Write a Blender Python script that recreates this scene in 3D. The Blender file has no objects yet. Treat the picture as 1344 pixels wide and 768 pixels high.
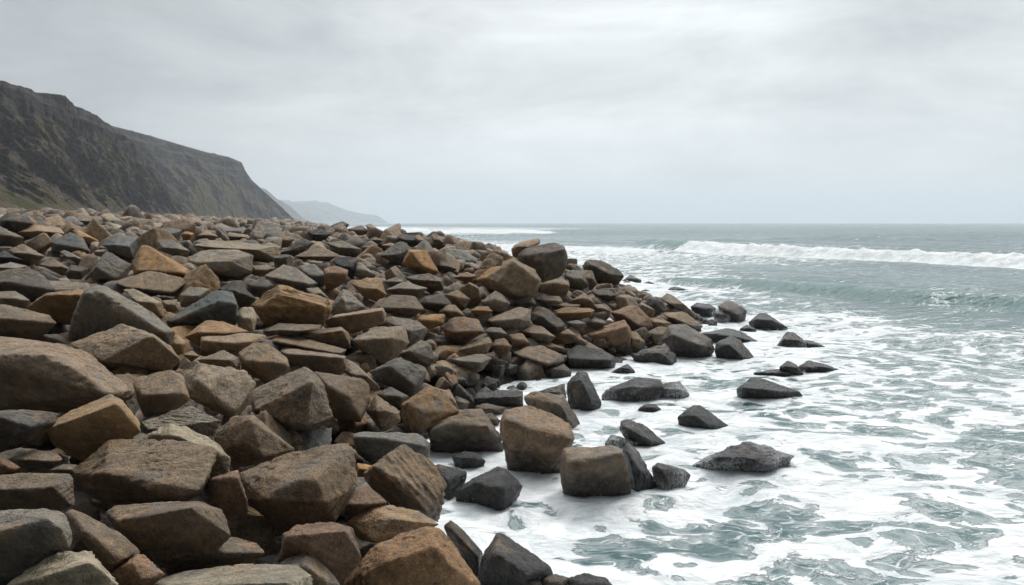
# tile | colour | outline | near ridge points | label [| options]
ROCKS = '''
A|b|355,190 575,-5 800,10 1060,15 1150,60 1090,220 1050,290 950,345 540,340 400,270|560,180 640,190 760,260 950,305 1050,270|wide brown grey boulder with a wavy layered face and black undercut|n=wavy undercut boulder
A|b|-60,195 150,175 360,185 385,210 375,350 250,400 -60,390|-60,270 200,275 270,250|flat topped brown boulder cut off by the frame, left of the wavy undercut boulder|n=flat topped edge boulder
A|g|-80,380 100,370 240,368 335,390 385,500 370,580 200,680 -80,740|-80,500 250,420 320,470|grey boulder with pale straight layers in the lower left corner|n=pale layered corner boulder
A|b|335,380 370,362 440,390 640,500 725,600 600,700 480,720 370,600|440,480 580,590 620,640|dark brown leaning wedge just right of the pale layered corner boulder
A|b|555,390 600,350 860,333 960,355 1080,335 1170,370 1215,510 1100,620 800,660 640,560|605,430 800,410 1000,362|brown block with rust along its top edge, below the wavy undercut boulder|n=rust edged block
A|b|840,650 970,480 1010,465 1344,545 1400,600 1330,660 880,715|900,620 1010,580 1200,600|rough cracked boulder lying in front of the rust edged block|n=rough cracked boulder
A|p|-30,800 100,720 310,590 480,595 560,680 640,790 600,900 0,900|340,690 480,650|pale yellowish boulder cut by the bottom frame in the lower left corner|n=pale yellowish corner boulder
A|r|590,700 720,603 760,610 870,710 780,780 640,800 600,730|690,650 740,740|small rusty wedge stone beside the pale yellowish corner boulder
A|p|785,750 900,710 1300,655 1560,660 1640,720 1640,850 800,860|850,780 1500,760|long pale tan slab cut by the bottom frame, right of the small rusty wedge|n=long pale bottom slab
A|b|40,105 180,65 290,60 330,110 280,150 110,150|110,110 270,118|low flat brown stone in the shade under the orange wedge boulder
A|r|-40,90 20,98 110,150 60,185 -40,195|20,140 80,165|small reddish stone end at the left frame above the flat topped edge boulder
A|g|255,165 330,132 410,135 390,185 290,195||small shaded grey stone wedged left of the wavy undercut boulder
A|r|1090,260 1110,205 1250,160 1300,330 1300,380 1210,430 1100,340|1115,215 1250,200|rust brown stone squeezed between the wavy undercut boulder and the huge tilted block
D|p|770,604 890,539 960,554 1140,644 1210,724 1190,794 1100,834 900,804|895,600 1140,690|pale tan boulder peeping out behind the wavy undercut boulder
D|g|540,690 600,590 650,558 700,570 785,612 760,700 600,720||grey peak showing right behind the left end of the wavy undercut boulder
B|b|40,180 350,65 630,15 660,60 680,250 560,440 280,500 190,420 75,320|190,320 330,225 455,205 510,340|huge tilted brown grey block with a dark front face in the lower foreground|n=huge tilted block
B|b|700,190 755,140 910,30 1060,110 1150,230 1110,330 1100,430 1040,410 830,330 740,250|755,145 860,235 960,240 1040,390|brown pyramid shaped boulder at the foam edge right of the huge tilted block|n=brown pyramid boulder
B|t|620,440 720,350 860,348 1000,380 1110,450 1050,480 800,550 680,530|860,420 780,545|rounded tan brown boulder directly below the brown pyramid boulder|n=rounded tan boulder
B|y|600,770 690,640 760,570 900,500 1050,450 1110,470 1190,560 1330,768 1330,900 600,900|850,640 1080,560 1180,680|big orange tan boulder cut by the bottom frame beside the foam|n=big orange tan boulder
B|r|260,640 280,500 370,450 580,443 650,470 705,630 620,740 440,790 280,690|300,510 445,578 615,485|reddish brown cube shaped block below the huge tilted block|n=reddish cube block
B|g|265,650 400,590 440,605 540,700 580,768 560,850 380,850 300,720|420,680 500,740|light grey rough stone in front of the reddish cube block at the bottom
B|r|600,400 615,340 700,245 740,250 840,335 720,360 620,430|620,345 720,345|flat reddish brown stone in the gap below the brown pyramid boulder
B|o|672,125 760,140 715,200 672,200||tiny orange stone in the crack between the huge tilted block and the brown pyramid boulder
E|g|645,600 700,585 900,590 1010,600 1060,650 1055,720 1000,760 760,770 670,700|660,615 840,625 905,645 1040,665|dark slab with a flat pale grey top, behind the brown pyramid boulder|n=dark flat topped slab
C|k|60,170 100,150 255,190 250,225 160,330 100,330 70,250|150,235 160,320|wet black angular rock touching the right side of the brown pyramid boulder|w
C|k|190,315 240,250 410,165 450,170 550,265 455,380 240,355|300,250 440,270 452,375|wet black pyramid rock surrounded by foam in the small inlet|w n=black inlet pyramid
C|k|170,110 235,82 300,90 350,130 310,165 220,150||small rounded dark rock in the inlet foam behind the black inlet pyramid|w
C|d|125,480 165,450 230,500 335,620 320,720 300,760 200,560|190,520 310,650|thin dark slab standing in foam right of the big orange tan boulder|w
C|d|310,720 330,640 410,510 450,525 690,690 715,730 600,790 400,850 300,790|400,630 560,740|dark brown peaked boulder at the bottom frame with foam behind it|w n=dark bottom peak
C|b|515,775 560,740 620,745 660,800 520,830||little brown stone top poking in at the bottom frame beside the dark bottom peak|w
C|t|640,755 720,735 800,760 780,820 650,830||little tan stone top poking in at the bottom frame in the foam|w
C|d|775,755 880,730 980,755 1020,795 900,850 780,840||dark stone top poking in at the bottom frame, farthest out into the foam|w
C|b|740,120 760,65 1030,52 1060,85 1120,280 1100,310 880,355 790,310 745,260|785,140 950,145 1075,95|brown cube boulder with a pale flat top standing in the surf|w n=brown surf cube
C|k|1062,80 1100,40 1150,80 1260,285 1200,292 1120,275 1080,150|1100,95 1170,190 1140,280|tall wet black wedge leaning on the right side of the brown surf cube|w n=tall black wedge
K|k|340,470 370,447 430,460 510,480 550,515 470,560 410,588 370,550|380,480 430,560|wet black rock with water pouring off its right side, beside the tall black wedge|w s
F|y|425,560 445,490 560,462 690,505 790,560 822,640 745,740 690,855 590,835 460,735 430,640|450,545 560,600 690,690 805,640|large overhanging boulder with an ochre brown top and nearly black front at the inlet|z n=overhanging ochre boulder
F|b|45,600 70,545 150,490 320,482 370,540 440,640 450,730 200,725 60,710|60,605 170,550 360,580|broad brown boulder with a light top left of the overhanging ochre boulder|z n=broad light topped boulder
F|b|545,420 600,385 760,410 845,550 800,580 640,470 560,455|740,460 800,570|grey brown slab sloping down to the water behind the overhanging ochre boulder|z
F|b|575,390 765,332 778,430 640,425||brown stone resting behind the sloping slab, left of the tall dark edge rock
F|d|280,410 300,385 470,365 545,375 548,460 500,475 300,445|300,412 540,402|long dark brown stone at the inner pool behind the broad light topped boulder
F|o|290,455 340,435 460,460 430,505 330,505||orange brown flat stone tucked behind the broad light topped boulder
F|r|340,495 380,485 430,530 410,565 360,545||small red brown stone wedged left of the overhanging ochre boulder
F|k|775,345 840,275 880,285 960,450 940,495 830,470 780,440|850,330 900,440|tall dark triangular rock at the water edge above the overhanging ochre boulder|w n=tall dark edge rock
E|o|900,450 935,425 1060,340 1110,370 1215,480 1060,560 1020,605 930,595|950,432 1030,480 1015,590|bright ochre angular block left of the broad light topped boulder|n=bright ochre block
E|b|1110,368 1160,362 1215,470 1180,480 1130,440||thin brown stone lying against the right side of the bright ochre block
E|k|1190,395 1270,430 1250,475 1205,480 1180,420||small black flat stone between the bright ochre block and the inner pool
E|t|1020,300 1040,225 1130,225 1290,275 1325,310 1270,400 1200,410 1100,360 1030,350|1060,270 1170,330|rounded brown boulder at the left end of the inner pool|z n=pool end boulder
F|k|318,230 360,180 420,200 460,250 455,310 390,318 325,300||blackish wet cube rock on the far edge of the inner pool|z w n=black pool cube
F|g|165,205 330,175 385,200 330,265 300,275 200,240||flat grey stone between the pool end boulder and the black pool cube
F|t|490,290 580,200 650,245 660,315 560,325|545,265 565,320|tan triangular stone on the far edge of the inner pool|z n=tan pool triangle
F|g|660,275 700,250 760,240 805,285 780,315 680,312||grey low stone right of the tan pool triangle|z
F|k|765,185 830,140 960,165 1030,205 1035,240 960,277 800,267|780,215 1010,225|large dark grey slab at the water edge right of the tan pool triangle|z n=dark water edge slab
F|t|490,170 560,140 640,130 760,185 765,215 680,255 560,225|520,185 680,235|tan slab with a light sloping top behind the tan pool triangle|n=light tan slab
F|b|600,130 660,105 770,150 770,182 690,155||thin grey brown slab lying just behind the light tan slab
I|r|845,550 1075,488 1110,540 1122,670 1070,697 990,670 900,620|890,575 1000,560 1095,525|big red brown block with a black front, above the dark water edge slab|z n=big red brown block
I|b|845,610 880,590 1040,680 1020,705 900,650||narrow brown slab wedged between the dark water edge slab and the big red brown block
I|t|1095,535 1140,540 1190,600 1150,645 1120,645||light brown stone leaning on the right side of the big red brown block
J|d|120,480 160,450 290,415 350,470 355,525 260,525 130,495|270,465 330,520|dark low boulder in the surf in front of the big rounded black boulder|w
J|k|0,570 95,520 135,560 130,577 20,577||small dark triangular rock alone in the foam below the dark low boulder|w
J|k|-45,690 -20,660 140,593 270,605 290,640 240,720 100,730 -40,725|100,650 200,650|long dark boulder in the surf with white water streaming down its right end|w s n=streaming surf boulder
J|k|240,660 300,620 370,615 420,680 410,705 280,708||rounded dark rock veiled with running white water beside the streaming surf boulder|w s
K|k|265,160 310,135 360,135 395,165 330,177||low black rock barely above the foam, in front of the streaming surf boulder|w
J|k|665,655 745,593 830,610 1000,670 1030,715 960,725 780,715 670,690|700,650 840,665|broad dark rock standing alone in open foam, with a ridge sloping to the right|w n=lone broad surf rock
K|k|475,205 560,137 600,145 700,220 760,260 700,272 560,255 490,245|560,195 640,250|dark pointed rock alone in the foam, between the streaming surf boulder and the washed mound|w n=pointed surf rock
K|d|170,270 180,225 215,215 300,245 420,345 390,362 310,345 220,300|200,260 330,330|dark slab tilted down to the right in the foam behind the brown surf cube|w n=tilted surf slab
K|k|95,340 130,295 180,310 280,340 200,365 100,355||small black rock awash at the left foot of the tilted surf slab|w s
K|k|545,470 600,430 830,330 900,345 1090,415 1040,450 980,470 900,510 700,500 590,490|700,420 830,410 960,465|wide dark mound in the foam with white water pouring over its front|w s n=washed mound
J|d|270,400 310,312 400,310 540,395 555,440 520,490 440,503 340,485|330,370 480,430|big rounded black boulder at the point where the rocks meet the sea|w n=big rounded black boulder
J|k|548,455 560,410 640,370 680,390 765,490 740,505 600,500|620,420 700,490|black pyramid boulder touching the right side of the big rounded black boulder|w n=black shore pyramid
J|k|470,360 620,330 690,350 800,410 780,427 690,417 540,412|560,365 640,375|wet slope of dark rock running into the foam behind the black shore pyramid|w n=wet dark slope
J|k|680,335 720,312 770,335 772,357 720,357||small rounded dark rock in foam below the tent shaped surf rock|w
J|k|420,215 460,193 530,205 560,225 550,265 480,264||dark boulder in the surf, left half of the touching pair at the point|w n=left pair boulder
J|d|565,215 620,180 700,215 720,240 715,285 650,287 600,250|600,230 680,270|brown black boulder with a pale vein, right half of the touching pair at the point|w n=right pair boulder
J|k|545,245 580,235 640,265 620,290 550,277||low washed rock wedged in front of the touching pair at the point|w s
J|k|728,300 790,248 820,250 940,330 850,332 750,320||tent shaped dark rock in the surf right of the touching pair|w n=tent shaped surf rock
J|k|870,432 915,390 930,350 970,355 1040,410 1060,447 900,447||steep dark rock with white splash on its left foot, far out in the surf|w s n=splashed steep rock
J|k|1020,395 1060,398 1140,432 1080,442 1040,432||low dark rock trailing off the right side of the splashed steep rock|w
J|k|750,568 880,548 970,560 990,585 830,590||long low dark rock just awash, left in the low trio far out|w n=low trio
J|k|885,540 935,503 975,520 1030,587 960,572||middle dark rock with a hump in the low trio far out in the surf|w
J|k|990,535 1045,503 1120,520 1240,564 1120,577 1010,572||long dark rock tapering to the right, outermost in the low trio|w
J|k|265,66 285,55 310,68 290,75||tiny dark rock farthest out in the pale foam beyond the rounded point boulder|w
J|k|175,92 205,80 235,92 200,101||tiny dark rock in the foam just right of the rounded point boulder|w
J|k|300,127 340,107 430,130 400,139 310,135||flat long dark rock in the foam beyond the left pair boulder|w
J|d|60,82 110,45 170,75 165,93 120,96||dark hump at the seaward foot of the rounded point boulder|w
J|k|60,97 90,73 130,97 110,106||small washed rock in front of the hump at the rounded point boulder|w
J|k|165,132 190,124 215,132 200,138||tiny pale washed stone in foam below the rounded point boulder|w
I|d|858,195 880,165 950,163 1040,210 1080,250 1050,290 930,275 870,235|900,190 1000,240|large dark brown rounded boulder alone against the surf right of the stacked boulders|n=rounded point boulder
J|b|275,260 300,240 390,235 490,310 480,345 380,315|330,270 430,310|brown wedge boulder sloping to the surf behind the big rounded black boulder|n=brown sloping wedge
J|g|260,170 300,135 340,155 430,230 460,265 400,235 300,195||dark grey slab sloping seaward behind the brown sloping wedge
J|b|180,350 260,312 310,318 275,400 240,412||brown flat faced stone tucked left of the big rounded black boulder
I|r|1000,440 1110,400 1150,405 1210,470 1230,520 1160,545 1060,500|1060,450 1150,510|big red brown boulder behind the big red brown block, toward the point|n=rear red brown boulder
I|b|1190,460 1330,495 1290,525 1230,535||low brown stone stretching right from the rear red brown boulder
I|t|482,110 500,85 560,62 640,48 642,75 560,105 520,150 490,142||flat brown cap stone perched on top of the tallest stack|d=21.9 n=perched cap stone
I|d|510,140 560,95 710,72 760,90 785,160 760,235 650,272 600,215 540,190|560,140 640,170 765,110|big dark brown boulder high on the stack, under the perched cap stone|d=21.2 n=dark stack boulder
I|b|350,260 480,155 600,210 640,270 610,360 500,364 380,315|415,285 490,170 630,268 500,350|big five sided brown boulder leaning on the stack, left of the dark stack boulder|d=20.2 n=five sided boulder
I|t|630,290 690,250 740,245 790,290 780,345 720,362 640,330|700,290 790,300|tan cleft boulder under the dark stack boulder
I|g|760,240 800,215 870,220 895,300 850,322 800,295||grey rounded boulder at the right foot of the dark stack boulder
I|b|850,215 910,220 935,290 900,322 880,265||brown narrow boulder between the stack and the rounded point boulder
I|t|785,385 870,335 925,390 920,412 820,405||pointed tan stone below the stack, above the flat ochre stone
I|o|715,430 760,412 900,418 922,430 900,465 800,480 720,477|730,445 900,440|flat ochre stone with a bright edge below the stack|n=flat ochre stone
I|b|690,410 740,390 850,400 830,428 720,432||pale brown slab lying against the back of the flat ochre stone
I|d|585,440 650,428 700,440 770,510 720,550 650,530 590,490|640,460 720,520|dark sloping stone left of the flat ochre stone
I|b|350,480 520,410 590,425 585,490 530,547 400,522|380,490 530,475|long brown block with a square end, below the five sided boulder|n=square ended block
I|g|320,390 400,325 430,340 480,395 440,442 360,425|400,375|grey pointed stone at the lower left foot of the five sided boulder|n=grey pointed stone
I|o|268,430 300,408 360,408 390,435 350,457 290,457||lens shaped rusty orange stone, left below the grey pointed stone|n=rusty lens stone
I|t|130,345 205,320 270,370 240,422 180,395|190,360|two toned tan and grey stone above the rusty lens stone
I|r|125,530 160,475 230,460 310,475 345,540 290,577 200,602 140,575|190,545 320,540|round red brown ball shaped boulder in the middle of the rock field|n=round ball boulder
I|g|345,540 370,518 430,520 465,555 440,577 380,572||pale grey disc shaped stone right of the round ball boulder|n=pale grey disc
I|b|190,640 280,590 370,570 385,600 360,652 250,662|210,640 350,605|brown sloping stone below the round ball boulder
I|r|380,620 400,580 450,575 490,620 470,652 400,657||rounded red brown stone below the pale grey disc
I|t|465,555 540,547 580,600 560,627 490,627||square tan stone right of the pale grey disc
I|b|535,540 590,508 640,510 720,570 680,602 600,587||grey brown slab between the square tan stone and the dark sloping stone
I|b|725,550 780,525 830,560 820,587 740,577||small brown stone left of the big red brown block
I|g|775,490 830,480 880,495 860,522 790,522||small grey stone just under the flat ochre stone
I|g|880,500 920,465 985,500 960,522 890,522||small grey peak on the upper left of the big red brown block
I|w|975,490 1000,465 1025,490 1000,502||small white stone, the only white one, above the big red brown block
I|d|5,390 30,355 115,340 180,400 100,432 30,422|50,390 120,400|dark grey angular stone left of the two toned stone
I|b|95,440 140,395 190,400 245,460 180,482||brown slab in front of the dark grey angular stone, over the round ball boulder
I|o|-20,470 0,455 140,445 130,500 60,527 -20,502||yellow brown flat stone left above the round ball boulder|n=yellow flat stone
I|d|470,400 530,350 600,365 620,400 540,422||dark stone at the foot of the five sided boulder, on its right
I|g|610,370 640,350 740,355 760,390 680,412||flat dark grey stone below the tan cleft boulder
I|d|900,325 1000,320 1040,350 1000,387 930,365||dark boulder on the seaward slope below the rounded point boulder
I|g|920,400 960,395 1005,435 980,447 920,432||small grey stone right of the flat ochre stone
H|o|910,335 945,262 1040,265 1105,380 1060,392 940,360|955,275 1015,350|upright bright orange block far up the slope|n=upright orange block
H|g|785,295 890,220 930,225 965,260 915,347 840,305|800,295 880,290|dark grey block with a light top, left of the upright orange block|n=light topped far block
H|d|880,200 900,180 970,185 1030,245 960,252 940,228||dark stone behind the upright orange block on the skyline
H|o|120,550 250,450 320,460 520,520 545,580 500,660 200,682 150,612|160,565 270,490 500,560|large flat faced ochre boulder with a grey patch|n=grey patched ochre boulder
H|t|495,640 560,605 810,565 830,600 820,650 640,702 520,672|540,620 810,582|tan slab with a sunlit flat top right of the grey patched ochre boulder|n=tan flat top slab
E|b|645,105 770,38 930,40 950,120 870,200 800,235 700,170|660,110 860,95|brown block with a pale table top, in front of the tan flat top slab|n=table top block
E|g|810,0 850,-20 990,0 1045,45 1020,100 950,140 900,60|950,60|grey brown boulder behind the right side of the table top block
H|b|770,560 850,500 980,505 1030,580 940,627 860,602|800,567 960,572|light brown flat boulder behind the tan flat top slab|n=light flat boulder
H|g|525,570 600,470 630,475 720,565 640,602 540,602|595,520 620,592|grey pyramid stone behind the tan flat top slab, right of the ochre boulder|n=grey mid pyramid
H|o|640,440 720,410 800,412 830,500 780,535 700,505||ochre brown rounded block above the grey mid pyramid|n=ochre rounded block
H|g|185,400 290,340 350,355 470,440 440,475 280,462|220,410 420,445|wide dark grey wedge above the grey patched ochre boulder|n=wide grey wedge
H|g|350,350 450,335 520,400 500,472 450,430||grey block overlapping the right end of the wide grey wedge
H|r|495,360 560,345 630,370 620,430 510,482|510,390 620,388|reddish brown block with a black side, right of the wide grey wedge|n=black sided red block
H|k|535,320 620,295 680,310 650,420 600,360||black leaning stone behind the black sided red block
H|g|655,400 670,330 690,325 780,400 700,422||thin grey slanting stone right of the black leaning stone
H|b|340,300 470,235 600,300 530,322 420,312|430,300|light brown broad slab higher up behind the wide grey wedge
H|g|500,225 600,215 700,260 690,297 600,292||grey slab high on the slope left of the light topped far block
H|d|268,280 390,200 450,225 420,262 330,297|300,272|dark grey tilted stone right of the long pale plank slab
H|k|412,165 480,150 540,180 500,217 440,227||black faced stone close under the skyline near the headland tip
H|t|250,200 280,178 350,210 300,247 255,250||tan pointed stone behind the long pale plank slab
H|p|-190,240 -100,212 120,230 262,250 258,315 200,327 0,267 -120,264|-100,250 150,264|long pale plank shaped slab lying across the upper field|n=long pale plank slab
G|g|975,310 1060,265 1240,262 1330,290 1320,380 1240,417 1100,385|1000,330 1130,372 1200,322|big grey brown boulder with a deep shaded front below the long pale plank slab|n=big shaded boulder
H|t|120,350 200,340 250,360 180,402 120,392||tan stone between the big shaded boulder and the wide grey wedge
H|g|400,465 470,460 530,520 500,535 430,510||grey slanting stone over the right end of the grey patched ochre boulder
H|d|90,440 180,410 240,450 170,512 120,492||dark stone just above the left end of the grey patched ochre boulder
G|d|1140,470 1240,420 1344,520 1290,562 1180,552|1230,480|dark grey peaked stone left of the grey patched ochre boulder
H|g|810,430 880,405 930,430 860,462||small grey stone right of the ochre rounded block
H|g|820,475 920,430 1050,465 1000,512 900,502||flat grey slab behind the light flat boulder
H|d|920,405 1050,385 1130,420 1130,470 1060,492 960,440|960,420 1110,430|dark long boulder in front of the upright orange block
H|r|1170,410 1250,378 1305,400 1260,437||red brown stone left of the five sided boulder
H|d|1080,345 1120,320 1200,365 1160,382 1100,378||blue grey dark stone right of the upright orange block
H|d|530,142 560,125 600,112 635,130 620,152 540,157||dark boulder sticking up on the skyline nearest the headland tip
H|g|715,135 745,125 800,165 740,172||grey skyline boulder, right of the dark skyline one
H|b|620,155 700,132 760,180 640,192||brown broad boulder just below the two skyline boulders
H|b|1060,185 1090,175 1150,250 1080,255||brown upright skyline boulder toward the sea
H|t|970,195 1000,180 1060,250 1020,255||light brown upright skyline boulder behind the upright orange block
H|t|800,240 850,225 890,240 840,262||tan stone behind the light topped far block
H|r|730,212 770,195 815,215 780,232||small rounded red brown stone high under the skyline
G|d|-40,380 100,355 200,375 260,430 290,475 170,532 -40,510|-40,440 50,430 240,470|big dark grey boulder at the left frame with a smooth rounded back|n=dark smooth edge boulder
G|g|-40,350 60,328 150,350 100,368 -40,392||light grey stone lying behind the dark smooth edge boulder
G|g|-40,485 80,478 160,530 130,572 -40,560||grey low stone at the left frame below the dark smooth edge boulder
G|t|-40,560 0,545 260,605 300,650 180,732 -40,732|-40,620 180,640|tan and grey boulder at the left frame above the enormous dark boulder|n=tan grey edge boulder
G|o|125,575 240,490 430,470 460,500 400,652 280,645|240,500 420,500|ochre boulder left of the big grey sloping boulder|n=left ochre boulder
G|g|360,700 400,560 440,480 500,440 560,455 800,590 915,690 890,755 760,772 380,772|430,500 520,475 780,650 860,695|big grey boulder with a long edge sloping down to the right|n=big grey sloping boulder
D|b|360,125 640,20 790,65 900,140 945,210 860,265 620,262 480,232|540,215 700,130 800,85|brown layered boulder with a sharp ridge in front of the big grey sloping boulder|n=ridged layered boulder
D|b|-200,80 0,85 350,130 440,160 520,240 680,370 660,410 420,480 -200,480|-200,185 230,180 420,270 560,390|enormous dark brown boulder filling the left frame edge|n=enormous dark boulder
D|d|-100,480 130,470 320,490 300,540 150,640 -100,710|-60,500 170,560|dark shaded boulder at the left frame under the enormous dark boulder
D|o|235,565 330,500 570,390 640,410 735,540 740,590 560,660 430,740 280,660|250,572 460,500 610,440|orange brown wedge boulder below the right end of the enormous dark boulder|n=orange wedge boulder
D|b|695,330 720,300 900,258 960,290 1000,420 900,470 760,512 740,480|742,395 975,392|brown cube boulder with a lit top, right of the enormous dark boulder|n=lit top cube
D|t|955,330 970,280 1050,225 1130,255 1290,265 1344,330 1300,420 1210,512 1090,460 970,400|1045,320 1100,400 1225,490|light brown many sided boulder with a smooth flat face turned right|n=smooth faced boulder
D|g|738,535 1000,450 1160,530 1120,610 780,605|775,575|dark grey slab lying under the lit top cube
E|b|-80,600 20,505 130,500 350,680 300,720 60,768 0,770 -60,700|115,520 75,640 180,720|roof shaped boulder, tan left side and grey right side, above the huge tilted block|n=roof shaped boulder
E|b|115,370 400,240 450,270 500,340 550,510 400,590 290,590 130,490|140,470 300,540 415,560 440,320|big grey brown pointed boulder in the centre of the near rocks|n=big central boulder
E|b|440,265 560,285 700,305 745,350 740,430 690,530 560,520 500,330|630,395 690,515 520,345|light topped grey brown boulder leaning on the right of the big central boulder|n=leaning light boulder
E|b|720,480 770,390 900,480 900,530 800,582||rough brown stone right of the leaning light boulder
E|d|770,390 850,348 945,400 920,462 850,440||dark stone above the rough brown stone, left of the bright ochre block
E|d|735,270 830,230 900,192 1040,270 1010,360 960,402 840,350 760,310|845,240 980,350|dark split block with a grey lit right face, below the table top block|n=dark split block
E|g|890,180 1010,103 1060,130 1085,210 1050,242 950,200|945,165|grey upright stone right of the table top block
E|b|205,110 240,70 340,80 620,155 600,192 480,172 250,150|240,112 580,178|long thin slab with a light top, above the big central boulder|n=long thin slab
E|b|270,160 330,150 560,185 615,188 620,250 580,287 310,255|300,175 600,200|brown block directly beneath the long thin slab
E|b|350,70 590,35 635,70 640,150 560,142|370,85 600,55|brown flat slab behind the long thin slab
E|g|185,60 260,15 490,25 480,50 230,100||grey rough slab below the grey patched ochre boulder
E|b|590,260 620,200 680,240 795,350 750,392 700,315||narrow brown slab sloping right beside the brown block under the long thin slab
E|t|50,170 130,115 190,125 310,200 320,250 200,332 70,262|85,215 290,232|rounded light brown boulder left above the big central boulder|n=rounded light boulder
D|t|1050,75 1130,62 1344,70 1400,80 1390,112 1240,192 1055,190|1060,110 1240,125|pale topped slab above the smooth faced boulder|n=pale topped slab
D|b|1030,210 1175,157 1255,200 1260,268 1080,255||brown peaked stone in front of the pale topped slab
D|y|965,90 1080,0 1180,10 1310,60 1050,142||ochre brown flat stone under the dark greenish wedge
G|h|870,640 1100,490 1160,470 1225,490 1255,560 1240,662 960,665|890,645 1150,528 1240,548|dark greenish grey wedge with a bright top edge, right of the big grey sloping boulder|n=dark greenish wedge
G|p|1240,600 1270,562 1330,565 1350,620 1330,702 1250,675||pale tan stone right of the dark greenish wedge
G|t|590,430 780,372 960,410 980,440 910,502 760,495|650,460 900,490|brown flat boulder with a smooth tilted top behind the big grey sloping boulder|n=tilted flat boulder
G|o|690,330 740,240 780,240 1000,370 980,412 700,400|720,375 970,390|ochre wedge boulder above the tilted flat boulder|n=upper ochre wedge
G|g|440,420 560,265 690,340 660,402 580,432|500,355 600,418|pale grey roof shaped stone left of the upper ochre wedge|n=pale grey roof stone
G|s|530,240 620,183 720,200 700,312 620,285||blue grey stone behind the pale grey roof stone
G|g|820,215 900,205 1000,270 960,312 830,265||pale grey slab behind the upper ochre wedge
G|s|265,220 370,170 430,190 470,270 400,292 270,278|300,235 440,260|dark blue grey boulder, upper left, under an orange stone|n=dark blue grey boulder
G|o|375,165 400,150 520,215 510,250 440,220||orange stone on the upper right of the dark blue grey boulder
G|b|365,105 440,85 550,90 558,145 400,135||brown block near the cliff foot above the orange stone
G|d|-20,110 40,65 150,90 180,130 80,167 -20,155|40,110|dark pointed boulder in the upper left corner of the rock field|n=upper left pointed boulder
G|g|-40,150 0,140 130,200 90,242 -40,225||pale grey slab at the left frame below the upper left pointed boulder
G|t|40,265 120,230 240,300 150,342 60,305||tan boulder left of the dark blue grey boulder
G|t|90,170 190,130 320,150 340,180 200,215||tan flat stone between the upper left pointed boulder and the dark blue grey boulder
G|d|340,390 370,340 465,360 440,417 350,412||small dark stone left of the pale grey roof stone
G|k|-40,290 20,270 140,320 100,342 -40,338||black low stone at the left frame under a pale grey slab
G|s|770,170 870,145 960,160 930,212 820,198||blue grey flat stone left of the long pale plank slab
G|o|935,200 970,152 1020,180 1000,217||small orange tan peak at the left end of the long pale plank slab
G|t|1030,190 1090,165 1150,195 1110,212||tan stone just behind the middle of the long pale plank slab
G|b|1178,195 1200,170 1300,185 1330,215 1230,224||brown stone behind the right half of the long pale plank slab
G|p|640,470 700,465 850,540 850,620 760,565||pale tan slab half hidden behind the big grey sloping boulder
G|g|940,500 1000,458 1110,465 1050,535 945,562||grey stone behind the dark greenish wedge
G|b|845,530 930,522 937,580 870,587||small brown stone between the big grey sloping boulder and the dark greenish wedge
G|b|200,340 280,310 380,370 330,402||brown low stone above the dark smooth edge boulder
G|g|305,275 340,262 450,320 420,347||narrow grey stone under the dark blue grey boulder
D|t|890,130 930,75 980,120 960,170 900,185||small tan rounded stone at the right foot of the big grey sloping boulder
D|b|955,180 1010,160 1050,190 1000,217||tiny brown stone above the smooth faced boulder
'''
import bpy, bmesh, math, random
import numpy as np
from mathutils import Vector

SC = bpy.context.scene
COL = SC.collection
rng = np.random.default_rng(11)
F, CX, CY, HZ, CH = 1055.0, 672.0, 384.0, 293.0, 3.5      # lens in photo pixels, horizon row, camera height (m)
PITCH = math.atan((CY - HZ) / F)
CP, SP = math.cos(PITCH), math.sin(PITCH)

def ray(u, v):
    u = np.asarray(u, float); v = np.asarray(v, float)
    a = (u - CX) / F; b = (CY - v) / F
    return np.stack([a, CP + b * SP, -SP + b * CP], -1)

def at(u, v, Y):
    r = ray(u, v)
    return r / r[..., 1:2] * np.asarray(Y, float)[..., None] + np.array([0, 0, CH])

def sea_at(u, v):
    r = ray(u, v)
    return (r * (-CH / r[..., 2:3]))[..., :2]

def project(p):
    p = np.asarray(p, float); y = p[..., 1]; z = p[..., 2] - CH
    d = y * CP - z * SP; h = y * SP + z * CP
    return CX + F * p[..., 0] / d, CY - F * h / d

# ------------------------------------------------------------------ noise
_T = rng.permutation(4096).astype(np.int64)
_G = rng.normal(size=(4096, 3)); _G /= np.linalg.norm(_G, axis=1)[:, None]
def _hash(i, j, k):
    return _T[(_T[(_T[i & 4095] + j) & 4095] + k) & 4095]
def noise3(p):
    p = np.asarray(p, float); f = np.floor(p); i = f.astype(np.int64); t = p - f
    w = t * t * t * (t * (t * 6 - 15) + 10)
    out = 0
    for dx in (0, 1):
        for dy in (0, 1):
            for dz in (0, 1):
                g = _G[_hash(i[:, 0] + dx, i[:, 1] + dy, i[:, 2] + dz)]
                d = g[:, 0] * (t[:, 0] - dx) + g[:, 1] * (t[:, 1] - dy) + g[:, 2] * (t[:, 2] - dz)
                out = out + d * (w[:, 0] if dx else 1 - w[:, 0]) * (w[:, 1] if dy else 1 - w[:, 1]) * (w[:, 2] if dz else 1 - w[:, 2])
    return out
def fbm(p, oct=4, gain=.5):
    a, s, o = 1.0, 1.0, 0
    for k in range(oct):
        o = o + a * noise3(p * s + 17.3 * k); a *= gain; s *= 2.03
    return o
def sstep(a, b, x):
    t = np.clip((x - a) / (b - a), 0, 1); return t * t * (3 - 2 * t)

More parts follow.
